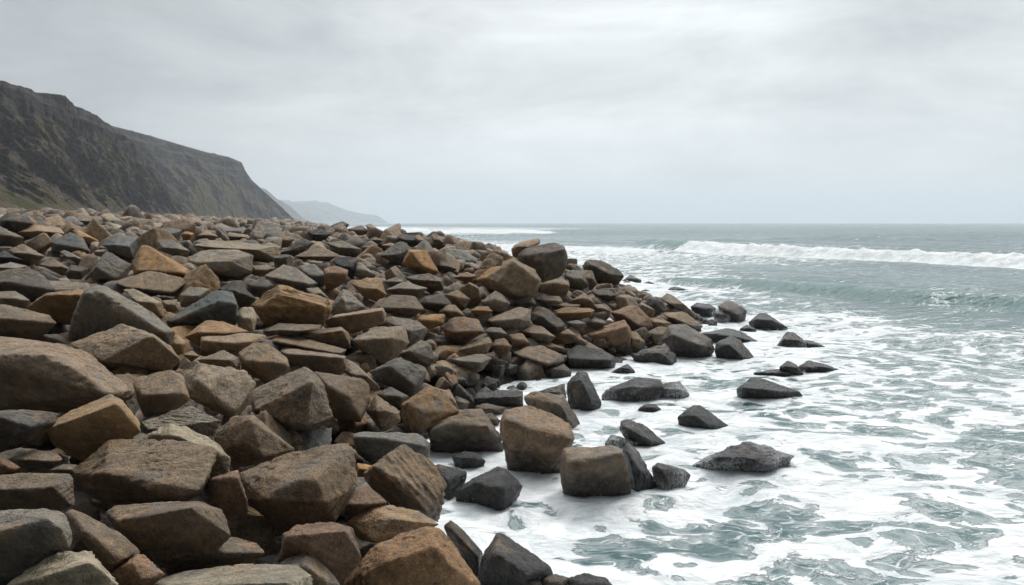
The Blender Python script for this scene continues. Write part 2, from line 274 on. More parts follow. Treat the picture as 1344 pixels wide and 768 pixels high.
# ------------------------------------------------------------------ terrain
SH_Y = np.array([-60, 0, 7.5, 9.3, 10.7, 13.9, 17, 18.6, 19.8, 23.5, 28, 34, 40, 46, 52, 60, 75, 100, 160, 230, 500, 1000, 2500])
SH_X = np.array([0.2, 0.2, 0.1, -.5, -.95, -.45, .45, 1.7, 3.3, 5.7, 7.4, 7.4, 7.3, 6.4, 4.6, 0, -9, -20, -32, -46, -116, -270, -800])
def shore_s(X, Y):
    return np.interp(Y, SH_Y, SH_X) - X
def land(X, Y):
    X = np.asarray(X, float); Y = np.asarray(Y, float)
    s = shore_s(X, Y); sp = np.maximum(s, 0)
    k = np.interp(Y, [40, 60], [1, .6])
    h = 2.6 * (1 - np.exp(-sp * k / 4.5)) + .045 * np.maximum(sp - 15, 0) * np.interp(sp, [15, 220], [1, .8])
    q = np.stack([X.ravel() / 5, Y.ravel() / 5, 0 * X.ravel()], -1)
    h = h + (noise3(q).reshape(X.shape)) * .7 * sstep(4, 14, sp) * np.interp(Y, [0, 25], [0.3, 1])
    return np.where(s > 0, h, .25 * s)
_TY = np.concatenate([np.arange(3.5, 30, .05), np.geomspace(30, 900, 900)])
def base_depth(u, v):
    r = ray(u, v); r = r / r[1]
    P = r[None] * _TY[:, None]; z = P[:, 2] + CH
    hit = np.nonzero(z <= np.maximum(land(P[:, 0], P[:, 1]), 0))[0]
    return _TY[hit[0]] if len(hit) else 900.

# ------------------------------------------------------------------ mesh helpers
def new_mesh(name, verts, faces, mat, smooth=True, attrs=None):
    me = bpy.data.meshes.new(name)
    verts = np.ascontiguousarray(verts, np.float32); faces = np.ascontiguousarray(faces, np.int32)
    n = faces.shape[1]
    me.vertices.add(len(verts)); me.vertices.foreach_set('co', verts.ravel())
    me.loops.add(faces.size); me.loops.foreach_set('vertex_index', faces.ravel())
    me.polygons.add(len(faces))
    me.polygons.foreach_set('loop_start', np.arange(0, faces.size, n, dtype=np.int32))
    me.polygons.foreach_set('loop_total', np.full(len(faces), n, np.int32))
    me.update(calc_edges=True)
    me.polygons.foreach_set('use_smooth', np.full(len(faces), smooth))
    for k, (typ, arr) in (attrs or {}).items():
        a = me.attributes.new(k, typ, 'POINT')
        a.data.foreach_set({'FLOAT': 'value', 'FLOAT_VECTOR': 'vector', 'FLOAT_COLOR': 'color'}[typ], np.ascontiguousarray(arr, np.float32).ravel())
    me.materials.append(mat)
    return me
def obj(name, me, loc=(0, 0, 0), **props):
    o = bpy.data.objects.new(name, me); COL.objects.link(o); o.location = loc
    for k, v in props.items(): o[k] = v
    return o
_ICO = {}
def ico(n):
    if n not in _ICO:
        bm = bmesh.new(); bmesh.ops.create_icosphere(bm, subdivisions=n, radius=1)
        bm.verts.ensure_lookup_table()
        v = np.array([x.co[:] for x in bm.verts]); f = np.array([[x.index for x in p.verts] for p in bm.faces])
        bm.free(); _ICO[n] = (v / np.linalg.norm(v, axis=1)[:, None], f)
    return _ICO[n]
def grid_faces(nr, nc, wrap=False):
    i = np.arange(nr - 1)[:, None]; j = np.arange(nc if wrap else nc - 1)[None]
    j2 = (j + 1) % nc
    return np.stack([i * nc + j, i * nc + j2, (i + 1) * nc + j2, (i + 1) * nc + j], -1).reshape(-1, 4)

# ------------------------------------------------------------------ node helper
class NT:
    def __init__(s, tree): s.t = tree; s.n = tree.nodes; s.l = tree.links
    def add(s, typ, props=None, **ins):
        nd = s.n.new(typ)
        for k, v in (props or {}).items(): setattr(nd, k, v)
        for k, v in ins.items():
            k = k.replace('_', ' ')
            s.put(nd.inputs[int(k[1:])] if k[0] == 'i' and k[1:].isdigit() else nd.inputs[k], v)
        return nd
    def put(s, sock, v):
        if isinstance(v, bpy.types.NodeSocket): s.l.new(v, sock)
        elif isinstance(v, bpy.types.Node): s.l.new(v.outputs[0], sock)
        else:
            if hasattr(sock.default_value, '__len__') and len(sock.default_value) == 4 and len(v) == 3: v = tuple(v) + (1,)
            sock.default_value = v
    def m(s, op, a, b=0.0, c=None, clamp=False):
        nd = s.n.new('ShaderNodeMath'); nd.operation = op; nd.use_clamp = clamp
        s.put(nd.inputs[0], a); s.put(nd.inputs[1], b)
        if c is not None: s.put(nd.inputs[2], c)
        return nd.outputs[0]
    def vm(s, op, a, b=None):
        nd = s.n.new('ShaderNodeVectorMath'); nd.operation = op; s.put(nd.inputs[0], a)
        if b is not None: s.put(nd.inputs[1], b)
        return nd.outputs[0]
    def noise(s, vec, scale, detail=3, rough=.5, dist=0.0):
        return s.add('ShaderNodeTexNoise', None, Vector=vec, Scale=scale, Detail=detail, Roughness=rough, Distortion=dist).outputs['Fac']
    def ss(s, x, a, b):
        nd = s.n.new('ShaderNodeMapRange'); nd.interpolation_type = 'SMOOTHSTEP'
        s.put(nd.inputs[0], x); s.put(nd.inputs[1], a); s.put(nd.inputs[2], b); return nd.outputs[0]
    def mr(s, x, a, b, c, d):
        nd = s.n.new('ShaderNodeMapRange')
        for i, v in enumerate((x, a, b, c, d)): s.put(nd.inputs[i], v)
        return nd.outputs[0]
    def mix(s, f, a, b, blend='MIX'):
        nd = s.n.new('ShaderNodeMix'); nd.data_type = 'RGBA'; nd.blend_type = blend
        s.put(nd.inputs[0], f); s.put(nd.inputs[6], a); s.put(nd.inputs[7], b); return nd.outputs[2]
    def attr(s, name): return s.add('ShaderNodeAttribute', {'attribute_name': name})
def material(name):
    m = bpy.data.materials.new(name); m.use_nodes = True; m.node_tree.nodes.clear()
    return m, NT(m.node_tree)
def finish(t, color, rough, bump=None, spec=.5, ior=1.45):
    p = t.add('ShaderNodeBsdfPrincipled', None, Base_Color=color, Roughness=rough, IOR=ior)
    t.put(p.inputs['Specular IOR Level'], spec)
    if bump is not None: t.put(p.inputs['Normal'], bump)
    o = t.add('ShaderNodeOutputMaterial'); t.l.new(p.outputs[0], o.inputs[0])
def bump(t, h, dist, strength=1.0, nrm=None):
    b = t.add('ShaderNodeBump', None, Height=h, Distance=dist, Strength=strength)
    if nrm is not None: t.put(b.inputs['Normal'], nrm)
    return b.outputs[0]

# ------------------------------------------------------------------ materials
def mat_rock():
    m, t = material('weathered_rock')
    rc = t.attr('rc').outputs['Vector']; ta = t.attr('tint'); wash = t.attr('wash').outputs['Fac']
    pos = t.add('ShaderNodeNewGeometry').outputs['Position']
    z = t.add('ShaderNodeSeparateXYZ', None, Vector=pos).outputs[2]
    big = t.noise(rc, 1.7, 3, .55); mid = t.noise(rc, 7, 4, .6); fine = t.noise(rc, 26, 4, .75); grit = t.noise(rc, 95, 1, .7)
    st = t.noise(t.vm('MULTIPLY', rc, (2.2, 2.2, 26)), 1.0, 3, .62, .25)
    col = ta.outputs['Color']
    col = t.mix(t.m('MULTIPLY', t.ss(big, .50, .66), t.m('MULTIPLY', t.ss(mid, .40, .62), .45)), col, (.34, .20, .09))
    col = t.mix(t.m('MULTIPLY', t.ss(t.noise(rc, 3.1, 2, .6, .4), .54, .70), .55), col, (.17, .16, .145))
    k = t.m('MULTIPLY', t.mr(mid, .3, .7, .66, 1.28), t.mr(st, .3, .7, .86, 1.12))
    gk = t.m('MULTIPLY', t.mr(fine, .3, .7, .58, 1.40), t.mr(grit, .3, .7, .70, 1.28))
    rnd = t.add('ShaderNodeObjectInfo').outputs['Random']
    gk = t.m('ADD', 1.0, t.m('MULTIPLY', t.m('SUBTRACT', gk, 1.0), t.mr(rnd, 0, 1, .35, 1.05)))
    k = t.m('MULTIPLY', k, gk)
    col = t.mix(1.0, col, t.add('ShaderNodeCombineColor', None, i0=k, i1=k, i2=k).outputs[0], 'MULTIPLY')
    wz = t.ss(t.m('ADD', z, t.m('MULTIPLY', t.m('SUBTRACT', mid, .5), .5)), .55, .2)
    wet = t.m('MAXIMUM', wz, t.m('MULTIPLY', ta.outputs['Alpha'], .85))
    col = t.mix(t.m('MULTIPLY', wz, .75), col, (.018, .018, .018))
    str_ = t.noise(t.vm('MULTIPLY', pos, (42, 42, 5)), 1.0, 4, .7, .8)
    fz = t.m('MULTIPLY', t.ss(t.m('ADD', z, t.m('MULTIPLY', t.m('SUBTRACT', mid, .5), .14)), .03, -.03), t.m('MULTIPLY', t.ss(t.noise(pos, 5, 3, .6), .48, .6), .7))
    low = t.ss(t.m('ADD', z, t.m('MULTIPLY', t.m('SUBTRACT', big, .5), 1.0)), .36, .03)
    veil = t.m('MULTIPLY', t.m('MULTIPLY', wash, .7), t.m('MULTIPLY', t.mr(str_, .40, .62, 0, 1.0), low))
    foam = t.m('MAXIMUM', fz, veil)
    col = t.mix(foam, col, (.78, .80, .80))
    ro = t.m('MAXIMUM', t.mr(wet, 0, 1, .74, .27), t.m('MULTIPLY', foam, .9))
    h = t.m('ADD', t.m('MULTIPLY', mid, .5), t.m('ADD', t.m('MULTIPLY', st, .22), t.m('ADD', t.m('MULTIPLY', fine, .55), t.m('MULTIPLY', grit, .14))))
    finish(t, col, ro, bump(t, h, .065, 1.0), .42)
    return m

def mat_ground():
    m, t = material('shingle_ground')
    pos = t.add('ShaderNodeNewGeometry').outputs['Position']
    z = t.add('ShaderNodeSeparateXYZ', None, Vector=pos).outputs[2]
    v = t.add('ShaderNodeTexVoronoi', None, Vector=pos, Scale=1.5)
    v2 = t.add('ShaderNodeTexVoronoi', None, Vector=pos, Scale=6.0)
    g = t.add('ShaderNodeSeparateColor', None, Color=v.outputs['Color'])
    c = t.mix(g.outputs[0], (.09, .075, .06), (.19, .165, .14))
    c = t.mix(t.m('MULTIPLY', g.outputs[1], .5), c, (.16, .10, .05))
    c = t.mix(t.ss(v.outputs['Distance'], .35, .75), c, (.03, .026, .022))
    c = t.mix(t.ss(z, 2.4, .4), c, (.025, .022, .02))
    h = t.m('SUBTRACT', 1.0, t.m('ADD', v.outputs['Distance'], t.m('MULTIPLY', v2.outputs['Distance'], .3)))
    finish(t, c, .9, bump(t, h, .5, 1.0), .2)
    return m

def mat_hill():
    m, t = material('cliff_ground')
    pos = t.add('ShaderNodeNewGeometry'); P = pos.outputs['Position']
    big = t.noise(P, .012, 5, .6); mid = t.noise(P, .06, 6, .65); fine = t.noise(P, .35, 4, .7)
    cl = t.attr('rocky').outputs['Fac']
    st = t.noise(t.vm('MULTIPLY', P, (.006, .006, .16)), 1.0, 4, .6, .3)
    rock = t.mix(t.ss(st, .4, .62), (.022, .019, .017), (.085, .072, .06))
    grass = t.mix(t.ss(mid, .38, .62), (.058, .060, .018), (.125, .092, .042))
    scree = t.mix(t.ss(fine, .4, .6), (.050, .040, .030), (.135, .105, .078))
    c = t.mix(t.ss(t.m('ADD', big, t.m('MULTIPLY', mid, .5)), .68, .80), grass, scree)
    c = t.mix(t.ss(t.m('ADD', cl, t.m('MULTIPLY', t.m('SUBTRACT', mid, .5), 1.0)), .55, .8), c, rock)
    h = t.m('ADD', t.m('MULTIPLY', mid, 1.0), t.m('ADD', t.m('MULTIPLY', fine, .3), t.m('MULTIPLY', t.m('MULTIPLY', st, cl), .7)))
    finish(t, c, .95, bump(t, h, 14.0, 1.0), .1)
    return m

def mat_sea():
    m, t = material('sea_water')
    pos = t.add('ShaderNodeNewGeometry').outputs['Position']
    xyz = t.add('ShaderNodeSeparateXYZ', None, Vector=pos)
    dens = t.attr('foam').outputs['Fac']; teal = t.attr('teal').outputs['Fac']; far = t.attr('far').outputs['Fac']
    q = t.add('ShaderNodeCombineXYZ', None, X=t.m('MULTIPLY', xyz.outputs[0], .75), Y=xyz.outputs[1], Z=0.0).outputs[0]
    wv = t.add('ShaderNodeTexNoise', None, Vector=q, Scale=.9, Detail=3.0).outputs['Color']
    qw = t.vm('ADD', q, t.vm('MULTIPLY', t.vm('SUBTRACT', wv, (.5, .5, .5)), (1.3, 1.3, 0)))
    n1 = t.noise(qw, .42, 3, .5, .3); n2 = t.noise(qw, 1.5, 2, .5, .4); n3 = t.noise(qw, 7, 4, .6, .6)
    vo = t.add('ShaderNodeTexVoronoi', {'feature': 'SMOOTH_F1'}, Vector=qw, Scale=1.55, Smoothness=.25).outputs['Distance']
    ve = t.add('ShaderNodeTexVoronoi', {'feature': 'DISTANCE_TO_EDGE'}, Vector=t.vm('ADD', qw, t.vm('MULTIPLY', t.vm('SUBTRACT', wv, (.5, .5, .5)), (.6, .6, 0))), Scale=3.4).outputs['Distance']
    f = t.m('SUBTRACT', t.m('MULTIPLY', t.m('SUBTRACT', n1, .5), 2.4), .62)
    f = t.m('ADD', f, t.m('MULTIPLY', t.m('SUBTRACT', n2, .5), 3.2))
    f = t.m('ADD', f, t.m('MULTIPLY', t.m('SUBTRACT', vo, .42), 3.6))
    f = t.m('ADD', f, t.m('MULTIPLY', t.m('SUBTRACT', n3, .5), .9))
    f = t.m('SUBTRACT', t.m('ADD', f, t.m('MULTIPLY', t.m('SUBTRACT', dens, .5), 4.6)), t.m('MULTIPLY', t.ss(dens, .36, .05), 1.1))
    v3 = t.add('ShaderNodeTexVoronoi', {'feature': 'SMOOTH_F1'}, Vector=t.vm('ADD', q, t.vm('MULTIPLY', t.vm('SUBTRACT', wv, (.5, .5, .5)), (.9, .9, 0))), Scale=4.2, Smoothness=.2).outputs['Distance']
    f = t.m('ADD', f, t.m('MULTIPLY', t.m('SUBTRACT', v3, .40), t.mr(n1, .4, .6, 3.8, 1.8)))
    n4 = t.noise(qw, 19, 3, .65, .3)
    f = t.m('ADD', f, t.m('MULTIPLY', t.m('SUBTRACT', n4, .5), 1.7))
    thick = t.ss(f, -.12, .26)
    thin = t.m('MULTIPLY', t.ss(f, -1.3, .2), .38)
    lace = t.m('MULTIPLY', t.m('MULTIPLY', t.ss(ve, .09, .0), t.ss(n3, .42, .62)), t.m('MULTIPLY', t.ss(dens, .12, .5), .8))
    thick = t.m('MULTIPLY', thick, t.mr(t.noise(qw, 2.6, 4, .6, .5), .34, .56, .80, 1.0))
    foam = t.m('MAXIMUM', thick, t.m('MAXIMUM', thin, lace))
    water = t.mix(t.ss(t.noise(qw, .25, 3, .5), .35, .65), (.048, .105, .112), (.072, .135, .138))
    water = t.mix(far, water, (.034, .095, .106))
    water = t.mix(teal, water, (.035, .15, .13))
    fc = t.mix(t.ss(t.m('ADD', t.m('MULTIPLY', n3, .5), t.m('MULTIPLY', n2, .5)), .36, .6), (.56, .60, .62), (.81, .815, .815))
    c = t.mix(foam, water, fc)
    ro = t.mr(foam, 0, 1, .16, .85); ro = t.m('MAXIMUM', ro, t.m('MULTIPLY', far, .22))
    rip = t.noise(q, 5.0, 4, .6, .3); rip2 = t.noise(t.vm('MULTIPLY', pos, (.6, 1.3, 0)), .8, 4, .58)
    hw = t.m('ADD', t.m('MULTIPLY', rip, t.mr(far, 0, .6, .05, .012)), t.m('MULTIPLY', rip2, t.mr(far, 0, 1, .24, .20)))
    hf = t.m('ADD', t.m('MULTIPLY', thick, .02), t.m('ADD', t.m('MULTIPLY', t.m('MULTIPLY', n3, thick), .03), t.m('MULTIPLY', n2, .10)))
    finish(t, c, ro, bump(t, t.m('ADD', hw, hf), 1.0, .8), .5, 1.33)
    return m
ROCK, GROUND, HILL, SEA = mat_rock(), mat_ground(), mat_hill(), mat_sea()

# ------------------------------------------------------------------ rocks
TINT = dict(b=(.240, .172, .110), g=(.215, .182, .140), p=(.35, .28, .185), t=(.31, .213, .125), o=(.35, .205, .088), y=(.36, .215, .11),
            r=(.26, .155, .09), k=(.030, .029, .027), d=(.098, .081, .062), s=(.155, .157, .146), h=(.12, .125, .105), w=(.6, .57, .55))
CNAME = dict(b='brown', g='grey', p='pale', t='tan', o='ochre', r='reddish brown', k='black', d='dark', s='blue grey', h='greenish', w='white')

def hull_planes(P):
    bm = bmesh.new()
    for p in P: bm.verts.new(p)
    r = bmesh.ops.convex_hull(bm, input=bm.verts)
    pl = []
    c = P.mean(0)
    for f in [g for g in r['geom'] if isinstance(g, bmesh.types.BMFace)]:
        f.normal_update(); n = np.array(f.normal); a = f.calc_area()
        if a < 1e-8: continue
        p0 = np.array(f.verts[0].co); h = n @ (p0 - c)
        if h < 0: n, h = -n, -h
        pl.append((a, n, h))
    bm.free()
    pl.sort(key=lambda x: -x[0]); out = []
    for a, n, h in pl:
        if all(n @ m < .992 or abs(h - k) > .04 * h for m, k in out): out.append((n, max(h, 1e-3)))
    return c, np.array([n for n, _ in out]), np.array([h for _, h in out])

def rock_surface(N, Hh, size, sub, seed, rough=1.0):
    """Points of a faceted boulder about its centre: rounded intersection of planes, worn edges, chips and bedding ledges."""
    U, faces = ico(sub)
    r0 = np.random.default_rng(seed); off = r0.uniform(-50, 50, 3)
    # spread the sample directions to the boulder's own proportions
    ext = np.array([1 / max(1e-6, (np.maximum(N @ e, 0) / Hh).max()) + 1 / max(1e-6, (np.maximum(-N @ e, 0) / Hh).max()) for e in np.eye(3)])
    D = U * (ext / ext.max()) ; D /= np.linalg.norm(D, axis=1)[:, None]
    q = np.maximum(D @ N.T, 0) / Hh
    mx = q.max(1)
    p = r0.uniform(70, 200) + 110 * np.clip(noise3(D * 2.2 + off), -.7, .7)
    p = np.maximum(p, 36)
    R = 1 / (mx * (((q / mx[:, None]) ** p[:, None]).sum(1)) ** (1 / p))
    X = D * R[:, None]
    ax = r0.normal(size=3) * (.45, .45, 1) ; ax[2] = abs(ax[2]) + .35; ax /= np.linalg.norm(ax)
    b1 = np.cross(ax, [1, .1, .2]); b1 /= np.linalg.norm(b1); b2 = np.cross(ax, b1)
    L = np.stack([X @ b1, X @ b2, X @ ax], -1)
    s = size
    d = .050 * s * fbm(X / s * 2.1 + off, 3 if sub > 3 else 2, .45)
    if sub > 3:
        d += .030 * s * fbm(X / s * 8 + off, 4, .6)
        led = fbm(np.stack([L[:, 0] / s * 1.6, L[:, 1] / s * 1.6, L[:, 2] / s * 9], -1) + off, 2, .5)
        d += r0.choice([.008, .02, .02, .055]) * s * np.clip(led * 2.2, -.6, .6)
        cr = np.abs(fbm(L / s * np.array([1.1, 1.1, 2.0]) - off * .7, 3, .55)); d -= .045 * s * np.clip(1 - cr / .045, 0, 1) * (noise3(X / s * 1.3 + off * 2) > .05)
        ch = fbm(X / s * 3.3 - off, 2)
        d -= .16 * s * np.maximum(ch - .25, 0)
    X = X + D * (d * rough)[:, None]
    return X, faces, L + off * .37

CAT = []     # traced boulders
def parse(s): return np.array([[float(a) for a in w.split(',')] for w in s.split()])
TILES = dict(A=(0, 576), B=(300, 576), C=(550, 576), D=(0, 420), E=(300, 420), F=(550, 420), G=(0, 262), H=(300, 262), I=(550, 300), J=(800, 350), K=(770, 500))
for ln in ROCKS.strip().splitlines():
    f = ln.split('|'); o = np.array(TILES[f[0]])
    e = dict(c=f[1], P=parse(f[2]) / 4 + o, R=parse(f[3]) / 4 + o if f[3].strip() else None, label=f[4].strip(), w=False, s=False, z=False, n=None, d=None)
    opt = f[5] if len(f) > 5 else ''
    if 'n=' in opt: opt, e['n'] = opt.split('n=')
    for w in opt.split():
        if w.startswith('d='): e['d'] = float(w[2:])
        else: e[w] = True
    CAT.append(e)
MW, MH = 336, 192
GU, GV = np.meshgrid((np.arange(MW) + .5) * 4, (np.arange(MH) + .5) * 4)
def ccw_hull(P):
    P = sorted(map(tuple, P)); 
    def half(P):
        h = []
        for p in P:
            while len(h) > 1 and (h[-1][0] - h[-2][0]) * (p[1] - h[-2][1]) - (h[-1][1] - h[-2][1]) * (p[0] - h[-2][0]) <= 0: h.pop()
            h.append(p)
        return h[:-1]
    return np.array(half(P) + half(P[::-1]))
def mask(P):
    H = ccw_hull(P); m = np.ones(GU.shape, bool)
    for a, b in zip(H, np.roll(H, -1, 0)):
        m &= (b[0] - a[0]) * (GV - a[1]) - (b[1] - a[1]) * (GU - a[0]) >= 0
    return m
for e in CAT:
    P = e['P']; v1 = P[:, 1].max(); lo = P[P[:, 1] > v1 - .25 * np.ptp(P[:, 1])]
    e['d0'] = e['d'] or (float(sea_at(lo[:, 0].mean(), v1)[1]) if e['w'] or e['z'] else min(base_depth(lo[:, 0].mean(), min(v1, 790)), 62.))
    if v1 > 790 and not e['w']: e['d0'] *= .97
    e['m'] = mask(P); e['w_px'] = np.ptp(P[:, 0]); e['h_px'] = np.ptp(P[:, 1])
    e['tk'] = .74 * math.sqrt(e['w_px'] * max(e['h_px'], .45 * e['w_px'])) / F     # thickness per metre of distance
CAT.sort(key=lambda e: e['d0'])
for i, b in enumerate(CAT):
    need = b['d0']
    for f in CAT[:i]:
        ov = (b['m'] & f['m']).sum()
        if ov > .06 * min(b['m'].sum(), f['m'].sum()) and ov > 2: need = max(need, f['d0'] * (1 + .55 * f['tk']))
    if not b['w'] and not b['d'] and not b['z']: b['d0'] = min(need, b['d0'] * 1.16)
CAT.sort(key=lambda e: e['d0'])

def rock_attrs(n, L, c, wet, wash, seed):
    r0 = np.random.default_rng(seed + 999)
    col = np.array(TINT[c]) * r0.uniform(.68, 1.2) * (1 + r0.normal(0, .05) * np.array([1, .25, -1]))
    return {'tint': ('FLOAT_COLOR', np.tile(np.append(col, 1. if wet else 0.), (n, 1))), 'rc': ('FLOAT_VECTOR', L), 'wash': ('FLOAT', np.full(n, float(wash)))}

FOOT = []    # footprint circles x, y, r, wet
for i, e in enumerate(CAT):
    P, R, d0 = e['P'], e['R'], e['d0']; T = e['tk'] * d0
    v0, v1 = P[:, 1].min(), P[:, 1].max(); t = (v1 - P[:, 1]) / (v1 - v0)
    front = at(P[:, 0], P[:, 1], d0 + T * (.26 + .84 * t + .42 * np.clip(1 - t / .42, 0, 1)))
    if R is None:
        R = np.array([[P[:, 0].mean() - .22 * e['w_px'], v0 + .45 * e['h_px']], [P[:, 0].mean() + .2 * e['w_px'], v0 + .5 * e['h_px']]])
    tr = (v1 - R[:, 1]) / (v1 - v0)
    ridge = at(R[:, 0], R[:, 1], d0 + T * (-.08 + .26 * tr))
    C2 = P.mean(0); B = C2 + (P - C2) * .72
    back = at(B[:, 0], B[:, 1], np.full(len(B), d0 + 1.25 * T))
    lowp = front[t < .35].copy()
    lowp[:, 2] -= (.45 if e['w'] or e['z'] else .10 * e['h_px'] / F * d0); lowp[:, 1] += .35 * T
    lowp[:, 0] = lowp[:, 0].mean() + .85 * (lowp[:, 0] - lowp[:, 0].mean())
    pts = np.concatenate([front, ridge, back, lowp])
    c, N, Hh = hull_planes(pts)
    size = (Hh.mean()) * 1.1
    px = max(e['w_px'], e['h_px'])
    sub = 6 if px > 105 else 5 if px > 44 else 4
    X, fc, L = rock_surface(N, Hh, size, sub, 100 + i)
    X = X + c + np.array([0, 0, .05 if e['w'] or e['z'] else 0])
    o = np.array([X[:, 0].mean(), X[:, 1].mean(), X[:, 2].min()])
    me = new_mesh('boulder', X - o, fc, ROCK, True, rock_attrs(len(X), L, e['c'], e['w'], 1.0 if e['s'] else .08 if e['w'] else 0, i))
    obj('boulder', me, o, label=e['label'], category='boulder', group='boulders of the rocky shore')
    e['x'], e['y'] = c[0], c[1]; e['r'] = .5 * math.hypot(e['w_px'] / F * d0, T) * .8
    FOOT.append((c[0], c[1], e['w_px'] / F * d0 * .5, T * .5, e['w'] or e['z']))

# --- untraced boulders
def random_planes(r0, flat=None):
    A = np.array([1, r0.uniform(.6, 1.0), r0.uniform(.42, .8)])
    N, Hh = [], []
    for ax in range(3):
        for s in (-1, 1):
            n = r0.normal(0, .2, 3); n[ax] += s; n /= np.linalg.norm(n); N.append(n); Hh.append(A[ax] * r0.uniform(.85, 1.1))
    for k in range(r0.integers(4, 8)):
        n = r0.normal(size=3); n /= np.linalg.norm(n)
        N.append(n); Hh.append(np.abs(n * A).sum() * r0.uniform(.58, .8))
    N = np.array(N); Hh = np.array(Hh)
    ang = r0.uniform(0, 6.283); tilt = r0.normal(0, .42, 2)
    cz, sz = math.cos(ang), math.sin(ang)
    Rz = np.array([[cz, -sz, 0], [sz, cz, 0], [0, 0, 1]])
    Rx = np.array([[1, 0, 0], [0, math.cos(tilt[0]), -math.sin(tilt[0])], [0, math.sin(tilt[0]), math.cos(tilt[0])]])
    Ry = np.array([[math.cos(tilt[1]), 0, math.sin(tilt[1])], [0, 1, 0], [-math.sin(tilt[1]), 0, math.cos(tilt[1])]])
    return N @ (Rz @ Rx @ Ry).T, Hh

cand = []
y = 5.0
while y < 900:
    a = .62 if y < 14 else .70 * (1 + max(0, y - 45) * .006)
    xs = np.interp(y, SH_Y, SH_X); xl = -(.72 * y + 2)
    xx = np.arange(xs - .2, max(xl, xs - (40 + y * .55)), -a)
    n = len(xx)
    X = xx + rng.uniform(-.4, .4, n) * a; Y = y + rng.uniform(-.4, .4, n) * a
    r = a * np.clip(rng.lognormal(-.42, .33, n), .36, 1.7) * .80
    cand.append(np.stack([X, Y, r], -1)); y += a * (.9 if y < 60 else 1.0 + (y - 60) * .012)
N1 = sum(len(c) for c in cand)
y = 9.0
while y < 34:
    a = .42; xs = np.interp(y, SH_Y, SH_X); xx = np.arange(xs - .5, xs - (6 + y * .6), -a); n = len(xx)
    cand.append(np.stack([xx + rng.uniform(-.5, .5, n) * a, y + rng.uniform(-.5, .5, n) * a, rng.uniform(.16, .34, n)], -1)); y += a
cand = np.concatenate(cand)
Z = land(cand[:, 0], cand[:, 1])
near = (cand[:, 1] < 13.5) & (np.arange(len(cand)) < N1); lowl = np.arange(len(cand)) >= N1
s_ = shore_s(cand[:, 0], cand[:, 1]); cand[:, 2] *= np.interp(s_, [.3, 3], [.5, 1]); r = cand[:, 2].copy(); r[near] *= .62
zc = Z + r * .12; zc[near] = Z[near] - .50; zc[lowl] = Z[lowl] - .30
trY = np.array([e['d0'] for e in CAT])
keep = np.ones(len(cand), bool)
keep &= s_ > np.where(cand[:, 1] < 16, .7, .15)
pos = np.stack([cand[:, 0], cand[:, 1], zc], -1)
pu, pv = project(pos); pr = r * F / cand[:, 1]
keep &= (pu > -60) & (pu < 1400) & (pv < 830)
SKX = [-100, 0, 100, 250, 330, 400, 440, 500, 560, 600, 640, 668, 680, 700, 740, 765, 800, 825, 845, 870, 910, 940, 1000]
SKY_ = [264, 266, 271, 279, 287, 292, 291, 296, 303, 312, 322, 334, 338, 338, 338, 348, 366, 376, 384, 392, 402, 412, 440]
keep &= (pv - .75 * pr > np.interp(pu, SKX, SKY_)) | (cand[:, 1] > 120)
for e in CAT:
    hr = e['w_px'] / F * e['d0'] * .5; T = e['tk'] * e['d0']
    # would stand in the same place, or in front of the traced boulder
    mid = (e['P'].min(0) + e['P'].max(0)) / 2; half = np.ptp(e['P'], axis=0) / 2
    same = (np.abs(cand[:, 0] - e['x']) < hr * .8 + .25 * r) & (np.abs(cand[:, 1] - e['y']) < T * .5 + .3 * r)
    over = (cand[:, 1] < e['y']) & (cand[:, 1] > e['d0'] * .55) & (np.abs(pu - mid[0]) < half[0] + .55 * pr) & (pv - pr * .7 < mid[1] + half[1] * .75) & (pv > mid[1] - half[1])
    keep &= ~(same & ~near & ~lowl) & ~(over & ~near & ~lowl)
    keep &= ~((near | lowl) & over & (zc + .5 * r > land(cand[:, 0], cand[:, 1]) - .02))
idx = np.nonzero(keep)[0]; idx = idx[np.argsort(-cand[idx, 1])]
# which of them show largest: paint coarse discs far to near
W2, H2 = 672, 384
buf = np.full((H2, W2), -1, np.int32)
items = [(cand[k, 1], 'c', k) for k in idx] + [(e['y'], 't', e) for e in CAT]
items.sort(key=lambda q: -q[0])
for d, kind, k in items:
    if kind == 't':
        H = np.kron(k['m'], np.ones((2, 2), bool)); buf[H] = -2
    else:
        u, v, q = pu[k] / 2, pv[k] / 2, max(pr[k] / 2, .5)
        x0, x1, y0, y1 = int(max(u - q, 0)), int(min(u + q + 1, W2)), int(max(v - q * .75, 0)), int(min(v + q * .75 + 1, H2))
        if x1 > x0 and y1 > y0: buf[y0:y1, x0:x1] = k
cnt = np.bincount(buf[buf >= 0], minlength=len(cand))
order = idx[np.argsort(-cnt[idx])]
N_IND = 300 - len(CAT)
ind = [k for k in order[:N_IND] if cnt[k] > 2]; indset = set(ind)
LM = [e for e in CAT if e['n']]
used = set(e['label'] for e in CAT)
CK = list('bbbbbbbggggtttddroopsr'); 
def where(u, v, e):
    c = e['P'].mean(0); dx, dy = u - c[0], v - c[1]; w, h = e['w_px'], e['h_px']
    if abs(dy) > abs(dx) * .8: return 'just above' if dy < 0 and abs(dy) < h * 1.5 else 'some way above' if dy < 0 else 'just below' if abs(dy) < h * 1.5 else 'some way below'
    return ('left of' if dx < 0 else 'right of')
